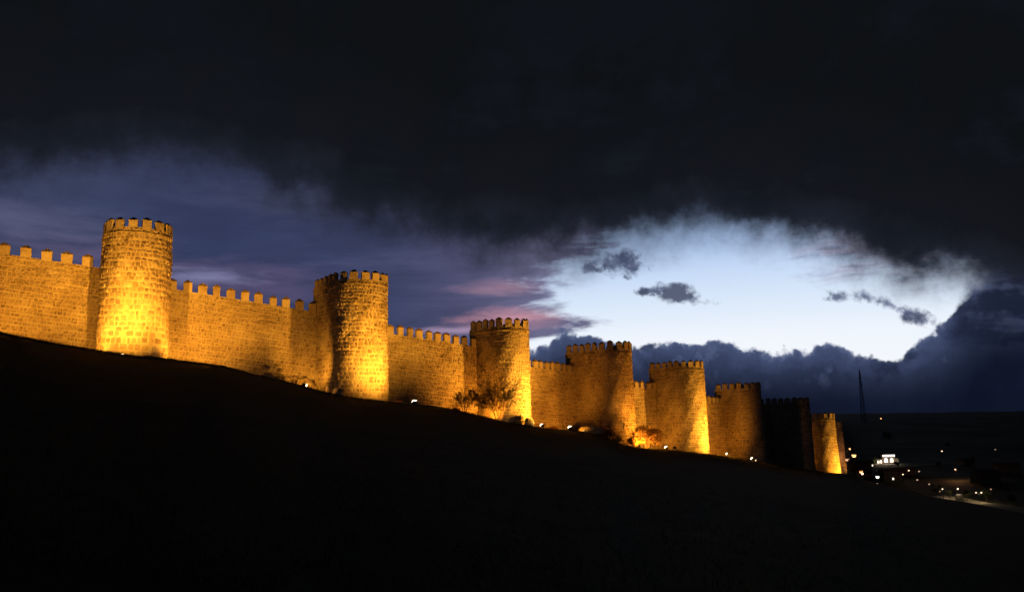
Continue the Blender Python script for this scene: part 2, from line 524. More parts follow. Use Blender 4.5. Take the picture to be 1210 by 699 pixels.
# ------------------------------------------------------------------ masonry
def lay_stones(surf, u0, u1, ztop, zbot_f, row, wid, gap, rr, proud=0.07, sink=0.06, spread=0.24, small=0.7):
    """Rubble courses over surf(u, z) -> point, outward normal, along. Yields (verts, faces, tone, u, z, area)."""
    z = -0.12
    k = 0
    while True:
        size = small + (1 - small) * min(1.0, -z / 11.0)      # smaller stones towards the top
        rh = row * size * rr.uniform(0.75, 1.25)
        zz = z - rh
        u = u0 + rr.uniform(-wid, 0) * 0.6
        lowest = min(zbot_f(u0), zbot_f(u1), zbot_f((u0 + u1) / 2))
        if ztop(u0) + zz < lowest - 0.6 and ztop(u1) + zz < lowest - 0.6:
            break
        while u < u1:
            w = wid * size * rr.uniform(0.55, 1.5)
            ua, ub = max(u, u0), min(u + w, u1)
            u += w
            if ub - ua < gap * 2.2: continue
            uc = (ua + ub) / 2
            zc = ztop(uc) + z - rh / 2 + row * 0.20 * math.sin(uc * 0.55 + k * 1.7) * math.sin(uc * 0.23 + k)
            if zc < zbot_f(uc) - 0.5: continue
            hw, hh = (ub - ua) / 2 - gap / 2, rh / 2 - gap / 2
            if rr.random() < 0.12: hh *= rr.uniform(0.7, 0.95)
            rot = rr.uniform(-0.11, 0.11)
            rim, face = [], []
            pr = proud * rr.uniform(0.4, 1.7)
            for i in range(8):
                th = i * math.pi / 4
                cx, cy = math.cos(th), math.sin(th)
                q = 1.0 / max(abs(cx), abs(cy)) * 0.985           # towards a box
                q = q * (rr.uniform(0.80, 0.96) if i % 2 else rr.uniform(0.92, 1.05))
                du, dz = hw * cx * q, hh * cy * q
                du, dz = du - dz * rot, dz + du * rot
                for lst, sc, dep in ((rim, 1.0, -sink), (face, 0.84, pr * rr.uniform(0.5, 1.3))):
                    p, nn = surf(uc + du * sc, zc + dz * sc)
                    lst.append(p + nn * dep)
            p, nn = surf(uc, zc)
            vs = rim + face + [p + nn * pr * rr.uniform(0.95, 1.45)]
            fs = [(i, (i + 1) % 8, 8 + (i + 1) % 8, 8 + i) for i in range(8)] + [(8 + i, 8 + (i + 1) % 8, 16) for i in range(8)]
            tone = min(1.0, max(0.0, rr.gauss(0.52, spread))) if rr.random() > 0.09 else rr.uniform(0.0, 0.15)
            yield vs, fs, tone, uc, zc, hw * hh * 4, p, nn
        z = zz
        k += 1


def merlon(parent, p, along, out, w, d, h, cap, rr):
    """one crenel tooth with its pyramid cap; p is the middle of its foot on the parapet"""
    up = Vector((0, 0, 1))
    j = lambda s: rr.uniform(-s, s)
    mb = MB()
    rings = []
    for k, zz in enumerate((-0.25, h * 0.5, h)):
        rings.append([p + along * (w / 2 * a * (1 + j(0.06))) + out * (d / 2 * b * (1 + j(0.04))) + up * (zz + j(0.03))
                      for a, b in ((-1, -1), (-0.3, -1.03), (0.3, -1.03), (1, -1), (1.0, 0), (1, 1), (0.3, 1.03), (-0.3, 1.03), (-1, 1), (-1.0, 0))])
    mb.quad_loft(rings, rr.uniform(0.7, 1.0))
    m = mb.build('merlon', M_STONE, parent, origin=p)
    cb = MB()
    ring = [p + along * (w * 0.535 * a) + out * (d * 0.535 * b) + up * (h - 0.02 + j(0.03)) for a, b in ((-1, -1), (0, -1.02), (1, -1), (1, 1), (0, 1.02), (-1, 1))]
    apex = [p + along * (w * 0.10 * a + 0.05 * j(1)) + out * (d * 0.08 * b) + up * (h + cap * (1 + j(0.12))) for a, b in ((-1, -1), (0, -1), (1, -1), (1, 1), (0, 1), (-1, 1))]
    eave = [q + up * 0.06 for q in ring]
    cb.quad_loft([ring, eave, apex], 0.3)
    cb.build('merlon_cap', M_CAP, m, origin=p + up * h)
    return m


def make_tower(idx, cx, cy, ang, r, s, ztop, label, row, wid, single, batter, pitch, mw, mh):
    a = math.radians(ang)
    t = Vector((math.cos(a), math.sin(a), 0))
    n = Vector((math.sin(a), -math.cos(a), 0))
    up = Vector((0, 0, 1))
    C = Vector((cx, cy, 0))
    zg = ground(cx + n.x * r, cy + n.y * r)
    zb = zg - 4.0
    root = thing('wall_tower', (cx, cy, zg), label, 'tower', 'stone towers along the town wall')
    rr = random.Random(100 + idx)
    back = 2.2                                                # runs back through the thickness of the curtain wall
    half = math.pi * r / 2
    L = 2 * (s + back) + 2 * half                             # developed length, left flank - front - right flank

    def surf(u, z, off=0.0):
        f = batter * max(0.0, ztop - z)
        f += 0.05 * math.sin(u * 0.9 + z * 0.35 + idx) + 0.035 * math.sin(u * 2.3 - z * 1.1 + idx * 2)
        rad = r + f + off
        if u < s + back:
            return C - n * (s + back - u) - t * rad + up * z, -t
        if u < s + back + 2 * half:
            th = (u - s - back) / r
            d = -t * math.cos(th) + n * math.sin(th)
            return C + d * rad + up * z, d
        return C - n * (u - s - back - 2 * half) + t * rad + up * z, t

    # core of the tower
    us = [0, (s + back) * 0.5]
    us += [s + back + 2 * half * i / 22 for i in range(23)]
    us += [L - (s + back) * 0.5, L]
    zs = [zb + (ztop - zb) * i / 14 for i in range(15)]
    mb = MB()
    mb.quad_loft([[surf(u, z)[0] for u in us] for z in zs], 0.5)
    mb.build('tower_core', M_MORTAR, root)
    # string course just below the crenels
    sc = MB()
    prof = [(-0.80, -0.05), (-0.77, 0.10), (-0.66, 0.11), (-0.60, -0.05)]
    su = [L * i / 60 for i in range(61)]
    ring_rows = []
    for u in su:
        dz = rr.uniform(-0.03, 0.03)
        ring = []
        for z, o in prof:
            p, nn = surf(u, ztop + z + dz)
            ring.append(p + nn * o * rr.uniform(0.8, 1.2))
        ring_rows.append(ring)
    sc.quad_loft(ring_rows, 0.5)
    sc.build('string_course', M_STONE, root)

    zbot = lambda u: (lambda q: ground(q.x, q.y))(surf(u, zg)[0])
    stones = list(lay_stones(lambda u, z: surf(u, z), 0.0, L, lambda u: ztop, zbot, row, wid, 0.10, rr, proud=0.055))
    cam_p = Vector((0, 0, 1.6))
    pieces = set()
    if single:
        score = []
        for i, st in enumerate(stones):
            p, nn = st[6], st[7]
            v = cam_p - p
            facing = nn.dot(v) / v.length
            d = facing * st[5] / v.length_squared
            if facing > 0.12 and p.z > zbot(st[3]) + 0.6: score.append((d, i))
        score.sort(reverse=True)
        pieces = {i for d, i in score[:single]}
    rest = MB()
    for i, st in enumerate(stones):
        if i in pieces:
            one = MB()
            one.add(st[0], st[1], st[2])
            one.build('stone', M_STONE, root, origin=st[6])
        else:
            rest.add(st[0], st[1], st[2])
    o = rest.build('stonework', M_STONE, root)
    o['kind'] = 'stuff'
    # crenels round the head
    k = max(6, int(round(L / pitch)))
    for i in range(k):
        u = (i + 0.5) * L / k + rr.uniform(-0.06, 0.06)
        p, nn = surf(u, ztop)
        al = up.cross(nn)
        w = mw * rr.uniform(0.88, 1.12)
        merlon(root, p - nn * 0.19, al, nn, w, 0.44, mh * rr.uniform(0.92, 1.12), 0.38, rr)
    return root, t, n


def make_wall(idx, a, b, za, zb_, label, row, wid, pitch, mw, mh):
    A, B = Vector((a[0], a[1], 0)), Vector((b[0], b[1], 0))
    t = (B - A)
    L = t.length
    t.normalize()
    n = Vector((t.y, -t.x, 0))
    up = Vector((0, 0, 1))
    mid = (A + B) / 2
    root = thing('curtain_wall', (mid.x, mid.y, ground(mid.x, mid.y)), label, 'wall', 'lengths of town wall between towers')
    rr = random.Random(300 + idx)
    ztop = lambda u: za + (zb_ - za) * u / L
    zlow = min(ground(A.x, A.y), ground(B.x, B.y)) - 3.0

    def surf(u, z):
        f = 0.012 * max(0.0, ztop(u) - z) + 0.07 * math.sin(u * 0.55 + idx) * math.sin(z * 0.6 + idx) + 0.04 * math.sin(u * 1.7 - z)
        return A + t * u + n * f + up * z, n

    mb = MB()
    nu, nz = 24, 10
    vs, fs = [], []
    for j in range(nz + 1):
        for i in range(nu + 1):
            u = L * i / nu
            vs.append(surf(u, zlow + (ztop(u) - zlow) * j / nz)[0])
    w = nu + 1
    for j in range(nz):
        for i in range(nu):
            fs.append((j * w + i, j * w + i + 1, (j + 1) * w + i + 1, (j + 1) * w + i))
    base = len(vs)
    for i in range(nu + 1):                                   # walkway and back
        u = L * i / nu
        vs.append(A + t * u - n * 2.6 + up * ztop(u))
    for i in range(nu + 1):
        u = L * i / nu
        vs.append(A + t * u - n * 2.6 + up * zlow)
    for i in range(nu):
        fs.append((nz * w + i, nz * w + i + 1, base + i + 1, base + i))
        fs.append((base + i, base + i + 1, base + w + i + 1, base + w + i))
    mb.add(vs, fs, 0.5)
    mb.build('wall_core', M_MORTAR, root)
    zbot = lambda u: (lambda q: ground(q.x, q.y))(A + t * u)
    rest = MB()
    for st in lay_stones(surf, 0.0, L, ztop, zbot, row, wid, 0.05, rr, proud=0.065, spread=0.13, small=0.85):
        rest.add(st[0], st[1], st[2])
    o = rest.build('stonework', M_STONE, root)
    o['kind'] = 'stuff'
    k = int(round(L / pitch))
    for i in range(k):
        u = (i + 0.5) * L / k + rr.uniform(-0.1, 0.1)
        p = surf(u, ztop(u))[0]
        merlon(root, p - n * 0.30, t, n, mw * rr.uniform(0.85, 1.15), 0.62, mh * rr.uniform(0.9, 1.1), 0.46, rr)
    return root


TOWERS = [(-52.27, 108.0, 28, 4.35, 5.2, 28.47), (-23.98, 122.0, 36, 4.4, 5.3, 23.16), (-1.24, 143.0, 43, 4.1, 3.2, 17.92), (19.85, 162.0, 42, 4.4, 6.25, 15.03), (38.2, 178.0, 43, 4.4, 4.1, 12.24), (56.77, 198.0, 46, 4.4, 2.9, 7.72), (76.71, 220.0, 50, 4.4, 5.65, 4.24), (95.69, 250.0, 53, 4.0, 5.0, -0.04), (110.6, 282.0, 55, 4.2, 6.0, -3.29)]
TOWER_LABELS = [
    'round tower at the high left end, large jointed stones glowing yellow',
    'broad golden tower, second from left, two pale boulders at its shadowed foot',
    'narrow tower with dark left half and brilliant yellow right edge behind the big bare bush',
    'dull orange tower with a light patch low down, left of the orange bush',
    'tower right of the orange bush with a bright yellow stripe down its right side',
    'evenly dim brown tower just right of the bright striped tower, two lamps at its foot',
    'almost black unlit tower between the dim brown and far golden towers',
    'small far golden tower lit on its right side, beside the town lights',
    'farthest tower, only a thin lit sliver showing past the last golden tower',
]
ROWS = [(0.80, 0.74), (0.66, 0.66), (0.54, 0.56), (0.50, 0.54), (0.50, 0.55), (0.54, 0.6), (0.85, 0.95), (0.62, 0.7), (1.0, 1.1)]
ANCH = []
for i, (cx, cy, ang, r, s, zt) in enumerate(TOWERS):
    make_tower(i, cx, cy, ang, r, s, zt, TOWER_LABELS[i], ROWS[i][0], ROWS[i][1], 300 if i < 2 else 0,
               (0.008, 0.008, 0.008, 0.008, 0.012, 0.012, 0.010, 0.028, 0.028)[i], (1.75, 1.75, 1.75, 1.85, 1.7, 1.9, 1.9, 1.8, 2.0)[i], 1.12, (0.95, 1.0, 1.15, 1.25, 0.95, 1.15, 1.1, 1.1, 1.1)[i])
    a = math.radians(ang)
    ANCH.append((cx - math.sin(a) * s, cy + math.cos(a) * s))
WALLS = [(27.61, 23.83), (22.37, 18.58), (16.91, 14.41), (12.02, 10.69), (8.33, 7.51), (5.21, 4.13), (3.22, -0.26), (-0.26, -4.54), (-4.04, -7.29)]
WALL_LABELS = [
    'highest stretch of lit crenellated wall, running out of the picture at the left edge',
    'long lit wall between the first and second towers, rubble stub at its lower right',
    'crenellated wall between the broad golden tower and the narrow tower, brightest at its right end',
    'short orange wall between the narrow tower and the dull orange middle tower',
    'short strip of wall behind the orange bush, between two middle towers',
    'thin dim strip of wall between the bright striped tower and the dim brown tower',
    'hidden stretch of wall running behind the dim brown and the black tower',
    'hidden stretch of wall between the black tower and the last golden tower',
    'last stretch of wall falling away behind the far golden tower',
]
for i, (za, zb_) in enumerate(WALLS):
    a = ANCH[i - 1] if i else (ANCH[0][0] - 32.0, ANCH[0][1] - 14.5)
    b = ANCH[i]
    make_wall(i, a, b, za, zb_, WALL_LABELS[i], 0.47 if i < 5 else 0.7, 0.56 if i < 5 else 0.85, (2.5, 2.05, 1.85, 1.75, 1.85, 2.0, 2.3, 2.3, 2.3)[i], (1.4, 1.15, 1.08, 1.0, 1.05, 1.1, 1.2, 1.2, 1.2)[i], 1.2)


# ------------------------------------------------------------------ floodlights
LIGHT_COL = (1.0, 0.325, 0.018)
TOWER_COL = (1.0, 0.41, 0.032)


def floodlight(x, y, target, power, size, label, blend=0.7, lift=0.35, scale=1.0, col=LIGHT_COL, radius=0.25):
    z = ground(x, y)
    p = Vector((x, y, z + lift))
    root = thing('floodlight', (x, y, z), label, 'floodlight', 'floodlights at the foot of the wall')
    d = (Vector(target) - p).normalized()
    side = d.cross(Vector((0, 0, 1))).normalized()
    up = side.cross(d)
    k = scale
    mb = MB()
    mb.box((x, y, z + 0.02), 0.62 * k, 0.45 * k, 0.16)
    mb.build('base_block', M_MORTAR, root)
    mb = MB()
    for sg in (-1, 1):
        mb.tube(Vector((x, y, z + 0.1)) + side * 0.36 * k * sg, p + side * 0.36 * k * sg, 0.03 * k, 0.03 * k, 6)
    mb.tube(Vector((x, y, z + 0.12)) - side * 0.36 * k, Vector((x, y, z + 0.12)) + side * 0.36 * k, 0.03 * k, 0.03 * k, 6)
    mb.build('bracket', M_IRON, root)
    mb = MB()
    rings = []
    for o, w, h in ((-0.26, 0.34, 0.22), (-0.1, 0.58, 0.42), (0.10, 0.66, 0.50), (0.13, 0.66, 0.50)):
        rings.append([p + d * o * k + side * (w / 2 * k * a) + up * (h / 2 * k * b) for a, b in ((-1, -1), (1, -1), (1, 1), (-1, 1))])
    mb.quad_loft(rings)
    h = mb.build('housing', M_IRON, root)
    mb = MB()
    rings = []
    for o, w, hh in ((0.125, 0.60, 0.44), (0.26, 0.54, 0.38), (0.38, 0.34, 0.22)):
        rings.append([p + d * o * k + side * (w / 2 * k * a) + up * (hh / 2 * k * b) for a, b in ((-1, -1), (1, -1), (1, 1), (-1, 1))])
    mb.quad_loft(rings)
    mb.build('glass', M_LENS, h)
    ld = bpy.data.lights.new('floodlight_beam', 'SPOT')
    ld.energy = power
    ld.color = col
    ld.spot_size = math.radians(size)
    ld.spot_blend = blend
    ld.shadow_soft_size = radius
    lo = bpy.data.objects.new('floodlight_beam', ld)
    COL.objects.link(lo)
    lo.parent = root
    lo.location = p + d * 0.62 * k + up * 0.05 - WORLD[root]
    lo.rotation_euler = d.to_track_quat('-Z', 'Y').to_euler()
    return root


def near_tower(i, right, front, up_z, power, size, label, **kw):
    """a lamp standing right/front of tower i (metres along x and towards the viewer), aimed at its body"""
    cx, cy, ang, r, s, zt = TOWERS[i]
    aim = kw.pop('aim', (0, 0))
    x, y = cx + right, cy - front
    return floodlight(x, y, (cx + aim[0], cy - aim[1], ground(x, y) + up_z), power, size, label, **kw)


K = 1000.0



def wall_flood(i, along, out, up_z, power, size, label, aim_along=None, **kw):
    """a lamp on the grass in front of wall i, a share of the way along it, aimed at the masonry"""
    a = Vector((ANCH[i - 1][0], ANCH[i - 1][1], 0)) if i else Vector((ANCH[0][0] - 32.0, ANCH[0][1] - 14.5, 0))
    b = Vector((ANCH[i][0], ANCH[i][1], 0))
    t = (b - a).normalized()
    n = Vector((t.y, -t.x, 0))
    p = a.lerp(b, along) + n * out
    q = a.lerp(b, along if aim_along is None else aim_along)
    return floodlight(p.x, p.y, (q.x, q.y, ground(p.x, p.y) + up_z), power, size, label, **kw)


NEAR_COL = (1.0, 0.385, 0.028)
near_tower(0, 5.0, 13.0, 18.5, 40 * K, 110, 'floodlight in the grass before the high left tower, lighting its front', col=TOWER_COL, blend=1.0, scale=0.8, lift=0.3)
near_tower(1, 10.0, 10.5, 16.0, 42 * K, 112, 'floodlight in the grass right of the broad golden tower, lighting its foot', col=TOWER_COL, blend=1.0, aim=(2.5, 1.0))
near_tower(2, 10.6, 7.5, 15.0, 50 * K, 110, 'right of the two white lamps on the grass below the short orange wall', col=TOWER_COL, blend=1.0, lift=0.5, aim=(2.0, 1.0))
near_tower(3, 9.5, 6.0, 14.0, 16 * K, 110, 'floodlight under the dull orange tower throwing a patch low on it', blend=1.0)
near_tower(4, 11.6, 8.5, 15.5, 50 * K, 110, 'right of the two white lamps under the dim brown tower', col=TOWER_COL, blend=1.0, lift=0.5)
near_tower(7, 9.5, 9.0, 13.0, 40 * K, 112, 'floodlight right of the far golden tower', col=TOWER_COL, blend=1.0)
near_tower(8, 8.0, 6.0, 9.0, 7 * K, 110, 'floodlight beyond the far golden tower, lighting the sliver behind it')
for (x, y), ti, pw, lab in [((4.77, 138.5), 2, 1.5, 'left of the two white lamps on the grass right of the narrow bright tower'), ((45.64, 173.0), 4, 2, 'left of the two white lamps under the dim brown tower'), ((31.48, 159.0), 4, 1.5, 'low white lamp on the grass under the left flank of the striped tower')]:
    cx, cy = TOWERS[ti][0], TOWERS[ti][1]
    floodlight(x, y, (cx, cy, ground(x, y) + 6.0), pw * K, 130, lab, lift=0.6, scale=1.0, col=TOWER_COL)
wall_flood(0, 0.45, 13, 8.5, 11 * K, 130, 'floodlight before the highest stretch of wall, left of the first tower', col=NEAR_COL)
wall_flood(0, 0.85, 12, 6.0, 3.5 * K, 120, 'floodlight before the highest wall, close to the left flank of the first tower', col=NEAR_COL)
wall_flood(1, 0.26, 13, 11.0, 13.5 * K, 110, 'dark floodlight on the brow before the long lit wall', col=NEAR_COL, scale=1.6, lift=0.5)
floodlight(-28.5, 107.5, (-25.2, 111.2, ground(-25.2, 111.2) + 0.3), 0.45 * K, 60, 'floodlight just left of the two pale boulders below the broad golden tower', lift=0.4)
wall_flood(1, 0.74, 9, 6.0, 4 * K, 84, 'floodlight at the right end of the long lit wall, beside the rubble', col=NEAR_COL, scale=0.6, lift=0.25, aim_along=0.84)
wall_flood(2, 0.81, 8.5, 6.0, 7 * K, 115, 'floodlight left of the narrow tower, brightening the wall beside it')
wall_flood(3, 0.28, 14.0, 8.0, 9 * K, 96, 'floodlight before the short orange wall', aim_along=0.48, scale=0.5, lift=0.25)
wall_flood(4, 0.55, 12, 7.0, 4.5 * K, 120, 'floodlight before the wall strip behind the orange bush', scale=0.6, lift=0.25)
wall_flood(5, 0.5, 13, 7.0, 6 * K, 120, 'floodlight before the thin wall strip left of the dim brown tower', scale=0.5, lift=0.25)

# ------------------------------------------------------------------ boulders and rubble
def boulder(x, y, sx, sy, sz, label, seed, sink=0.25, mat=None):
    rr = random.Random(seed)
    mb = MB()
    z = ground(x, y) + sz * (1 - sink) - 0.0
    mb.ball((x, y, z), sx, sy, sz, rr, 0.14, 11, 8)
    o = mb.build('boulder', mat or M_ROCK, None, origin=(x, y, z))
    return tag(o, label, 'rock', 'boulders at the foot of the wall')


for (x, y), sx, sz, label, seed in [((-25.76, 110.0), 0.46, 0.66, 'upper left pale boulder of a pair below the broad golden tower', 1), ((-24.58, 110.0), 0.62, 0.62, 'lower right pale boulder of a pair below the broad golden tower', 2), ((2.44, 138.5), 0.85, 0.95, 'round yellow lit boulder at the right foot of the narrow tower', 3), ((-45.36, 98.0), 1.4, 0.55, 'flat pale rock at the foot of the high left tower', 4), ((14.6, 148.0), 1.9, 0.9, 'dark humped rock on the slope left of the orange bush', 5), ((12.99, 149.0), 1.2, 0.7, 'smaller dark rock uphill of the humped rock', 6)]:
    boulder(x, y, sx, sx * 0.85, sz, label, seed)

for (x, y), n, spread, hh, label in [((-35.34, 120.5), 34, 1.1, 3.0, 'upright stub of broken masonry at the foot of the long wall'), ((-33.15, 122.5), 60, 2.6, 2.2, 'low spill of broken stones at the right end of the long wall')]:
    root = thing('rubble_heap', (x, y, ground(x, y)), label, 'rubble', 'broken masonry against the long wall')
    rr = random.Random(int(x * 10))
    for k in range(n):
        px, py = x + rr.uniform(-spread, spread), y + rr.uniform(-0.8, 0.8)
        sz = rr.uniform(0.22, 0.5)
        lift = rr.random() ** 1.5 * hh * (1 - abs(px - x) / spread * 0.7)
        mb = MB()
        c = (px, py, ground(px, py) + lift + sz * 0.3)
        mb.ball(c, sz * rr.uniform(0.8, 1.4), sz, sz * 0.7, rr, 0.16, 8, 6, rr.random())
        mb.build('stone', M_STONE, root, origin=c)


# ------------------------------------------------------------------ shrubs
def shrub(x, y, h, w, label, seed, leaves=0, depth=5, stems=7, twig=0.07, name='bare_shrub', leaf_mat=None, group='shrubs below the wall', lean=0.0):
    rr = random.Random(seed)
    z = ground(x, y)
    root = thing(name, (x, y, z), label, 'bush', group)
    tw, st = MB(), MB()
    tips = []

    def grow(p, d, ln, r, k):
        q = p + d * ln
        (st if k >= depth - 1 else tw).tube(p, q, r, r * 0.72, 4 if k >= depth - 1 else 3)
        if k <= 1: tips.append((q, d))
        if k == 0: return
        for _ in range(3 if k > 1 else 4):
            e = Vector((rr.gauss(0, 1), rr.gauss(0, 1), rr.gauss(0.15, 0.8)))
            nd = (d + e * 0.52).normalized()
            grow(q, nd, ln * rr.uniform(0.6, 0.9), r * 0.72, k - 1)

    for i in range(stems):
        th = 6.2832 * (i + rr.random()) / stems
        tilt = rr.uniform(0.15, 0.85) * w / h
        d = Vector((math.cos(th) * tilt + lean, math.sin(th) * tilt, 1)).normalized()
        grow(Vector((x + math.cos(th) * 0.15, y + math.sin(th) * 0.15, z - 0.1)), d, h * 0.30 * rr.uniform(0.75, 1.15), twig, depth)
    st.build('stems', M_TWIG, root)
    o = tw.build('twigs', M_TWIG, root)
    o['kind'] = 'stuff'
    if leaves:
        lb = MB()
        for _ in range(leaves):
            q, d = rr.choice(tips)
            c = q + Vector((rr.gauss(0, 0.12), rr.gauss(0, 0.12), rr.gauss(0, 0.12)))
            a = Vector((rr.gauss(0, 1), rr.gauss(0, 1), rr.gauss(0, 1))).normalized()
            b = a.orthogonal().normalized()
            s = rr.uniform(0.07, 0.16)
            lb.add([c - a * s, c + b * s * 0.5, c + a * s, c - b * s * 0.5], [(0, 1, 2, 3)])
        o = lb.build('leaves', leaf_mat or M_LEAF, root)
        o['kind'] = 'stuff'
    return root


for (x, y), h, w, label, seed, leaves, depth, stems in [((-2.75, 127.0), 6.4, 5.0, 'big leafless bush spreading before the dark half of the narrow tower', 11, 0, 5, 9), ((-7.68, 122.0), 3.6, 2.8, 'small leafless bush at the right end of the wall left of the narrow tower', 12, 0, 5, 6), ((25.28, 153.5), 4.2, 3.2, 'round bush glowing orange under a floodlight', 13, 5200, 5, 9), ((22.53, 152.5), 2.0, 1.8, 'low bright orange bush touching the left of the round glowing bush', 14, 2600, 4, 7), ((17.08, 150.0), 2.2, 2.6, 'dark thicket on the slope left of the orange bushes', 15, 500, 4, 8), ((19.24, 152.0), 1.6, 1.8, 'low dark bush between the thicket and the orange bushes', 16, 400, 4, 7), ((29.36, 158.0), 1.6, 1.0, 'thin pale stalks right of the orange bush', 17, 0, 3, 6), ((-17.01, 116.0), 0.9, 1.3, 'low scrub at the right foot of the broad golden tower', 18, 300, 3, 7), ((-9.4, 126.0), 1.2, 1.6, 'low scrub left of the small leafless bush', 19, 300, 3, 7), ((7.53, 156.0), 1.2, 2.0, 'dark scrub against the foot of the short orange wall', 20, 400, 3, 8)]:
    shrub(x, y, h, w, label, seed, leaves, depth, stems, name='leafy_shrub' if leaves else 'bare_shrub')
# the lamp that sets the orange bush alight
for (x, y), (tx, ty), pw in [((23.05, 149.6), (25.11, 153.5), 8)]:
    floodlight(x, y, (tx, ty, ground(tx, ty) + 2.3), pw * K, 120, 'small floodlight on the ground right beside the glowing orange bush', lift=0.3, scale=0.6, col=(1.0, 0.36, 0.03))

# ------------------------------------------------------------------ the town in the valley
def street_lamp(x, y, h, label, mat, heads=1, glow=0.0, hs=1.0, group='street lamps in the valley', col=(1, .7, .4)):
    z = ground(x, y)
    root = thing('street_lamp', (x, y, z), label, 'street lamp', group)
    mb = MB()
    mb.tube((x, y, z - 0.3), (x, y, z + 0.9), 0.16, 0.13, 8)
    mb.tube((x, y, z + 0.9), (x, y, z + h), 0.09, 0.06, 8)
    mb.build('pole', M_IRON, root)
    for k in range(heads):
        sg = 0 if heads == 1 else (-1, 1)[k]
        ox = sg * 1.35
        if heads > 1:
            ab = MB()
            ab.tube((x, y, z + h - 0.4), (x + ox, y, z + h), 0.05, 0.05, 6)
            ab.build('arm', M_IRON, root)
        hb = MB()
        c = Vector((x + ox, y, z + h))
        ring = lambda zz, r: [c + Vector((math.cos(6.2832 * i / 8) * r, math.sin(6.2832 * i / 8) * r, zz)) for i in range(8)]
        hb.quad_loft([ring(0.62 * hs, 0.08 * hs), ring(0.5 * hs, 0.50 * hs), ring(0.42 * hs, 0.52 * hs)])
        lh = hb.build('lamp_head', M_IRON, root)
        gb = MB()
        gb.quad_loft([ring(-0.1 * hs, 0.22 * hs), ring(0.12 * hs, 0.42 * hs), ring(0.41 * hs, 0.46 * hs)])
        gb.build('glass', mat, lh, smooth=True)
    if glow:
        ld = bpy.data.lights.new('street_lamp_light', 'POINT')
        ld.energy = glow
        ld.color = col
        ld.shadow_soft_size = 0.4
        lo = bpy.data.objects.new('street_lamp_light', ld)
        COL.objects.link(lo)
        lo.parent = root
        lo.location = (0, 0, h - 0.5)
    return root


MATS = {'w': M_BULB_WARM, 'p': M_BULB_PALE, 'g': M_BULB_WHITE, 'd': M_BULB_DIM}
for (x, y), h, kind, heads, glow, hs, label in [((115.1, 274.0), 9, 'w', 1, 500, 1.6, 'orange street lamp standing alone just right of the last golden tower'), ((107.0, 260), 6, 'd', 1, 0, 1.5, 'faint lamp close beside the foot of the last golden tower'), ((207.8, 500.0), 5, 'w', 1, 300, 1.3, 'leftmost of the low orange lamps below the last golden tower'), ((111.0, 260), 6, 'w', 1, 300, 1.2, 'second low orange lamp below the last tower, dimmer and redder'), ((114.6, 267.5), 6, 'p', 1, 150, 1.0, 'lowest lamp of the cluster under the last tower'), ((219.9, 492.0), 7, 'g', 1, 600, 2.1, 'biggest whitest lamp in the valley, greenish glow beside it'), ((207.0, 465.0), 6, 'p', 1, 150, 1.2, 'lamp directly below the big white one'), ((250.8, 524.0), 6, 'p', 1, 120, 1.0, 'lamp below the right end of the lit building'), ((263.6, 542.0), 6, 'p', 1, 120, 1.1, 'upper lamp of the pair right of the lit building'), ((266.9, 535.0), 6, 'd', 1, 60, 1.2, 'faint lamp right of the pair below the lit building'), ((238.4, 481.0), 6, 'd', 1, 40, 1.2, 'faint reddish lamp lower on the valley road'), ((234.0, 459.0), 5, 'd', 1, 40, 1.0, 'faint lamp left of the group by the path'), ((392.0, 740.0), 8, 'p', 1, 100, 1.5, 'lone pale lamp high on the far slope'), ((472.1, 792.0), 8, 'd', 1, 60, 1.3, 'very faint lamp high on the far slope at the right edge'), ((914.4, 1997.0), 9, 'w', 1, 0, 3.6, 'tiny orange light up on the ridge beside the mast'), ((285.1, 524.0), 7, 'd', 1, 3500, 1.4, 'faint lamp beside the end of the reddish road'), ((227.0, 432.0), 5, 'p', 1, 500, 0.75, 'lamp at the left end of the lit path'), ((225.0, 431.0), 4, 'd', 1, 60, 0.6, 'dim small lamp left of the lit path'), ((230.9, 424.0), 5.5, 'p', 1, 900, 0.8, 'lamp above the lit shelter'), ((233.0, 409.0), 5, 'p', 2, 900, 0.85, 'two-headed lamp post right of the lit shelter'), ((240.5, 411.0), 6, 'd', 1, 30, 0.8, 'faint lamp right of the two-headed lamp post')]:
    street_lamp(x, y, h, label, MATS[kind], heads, glow, hs, col=(1, .42, .16) if kind in 'wd' else (1, .74, .42))


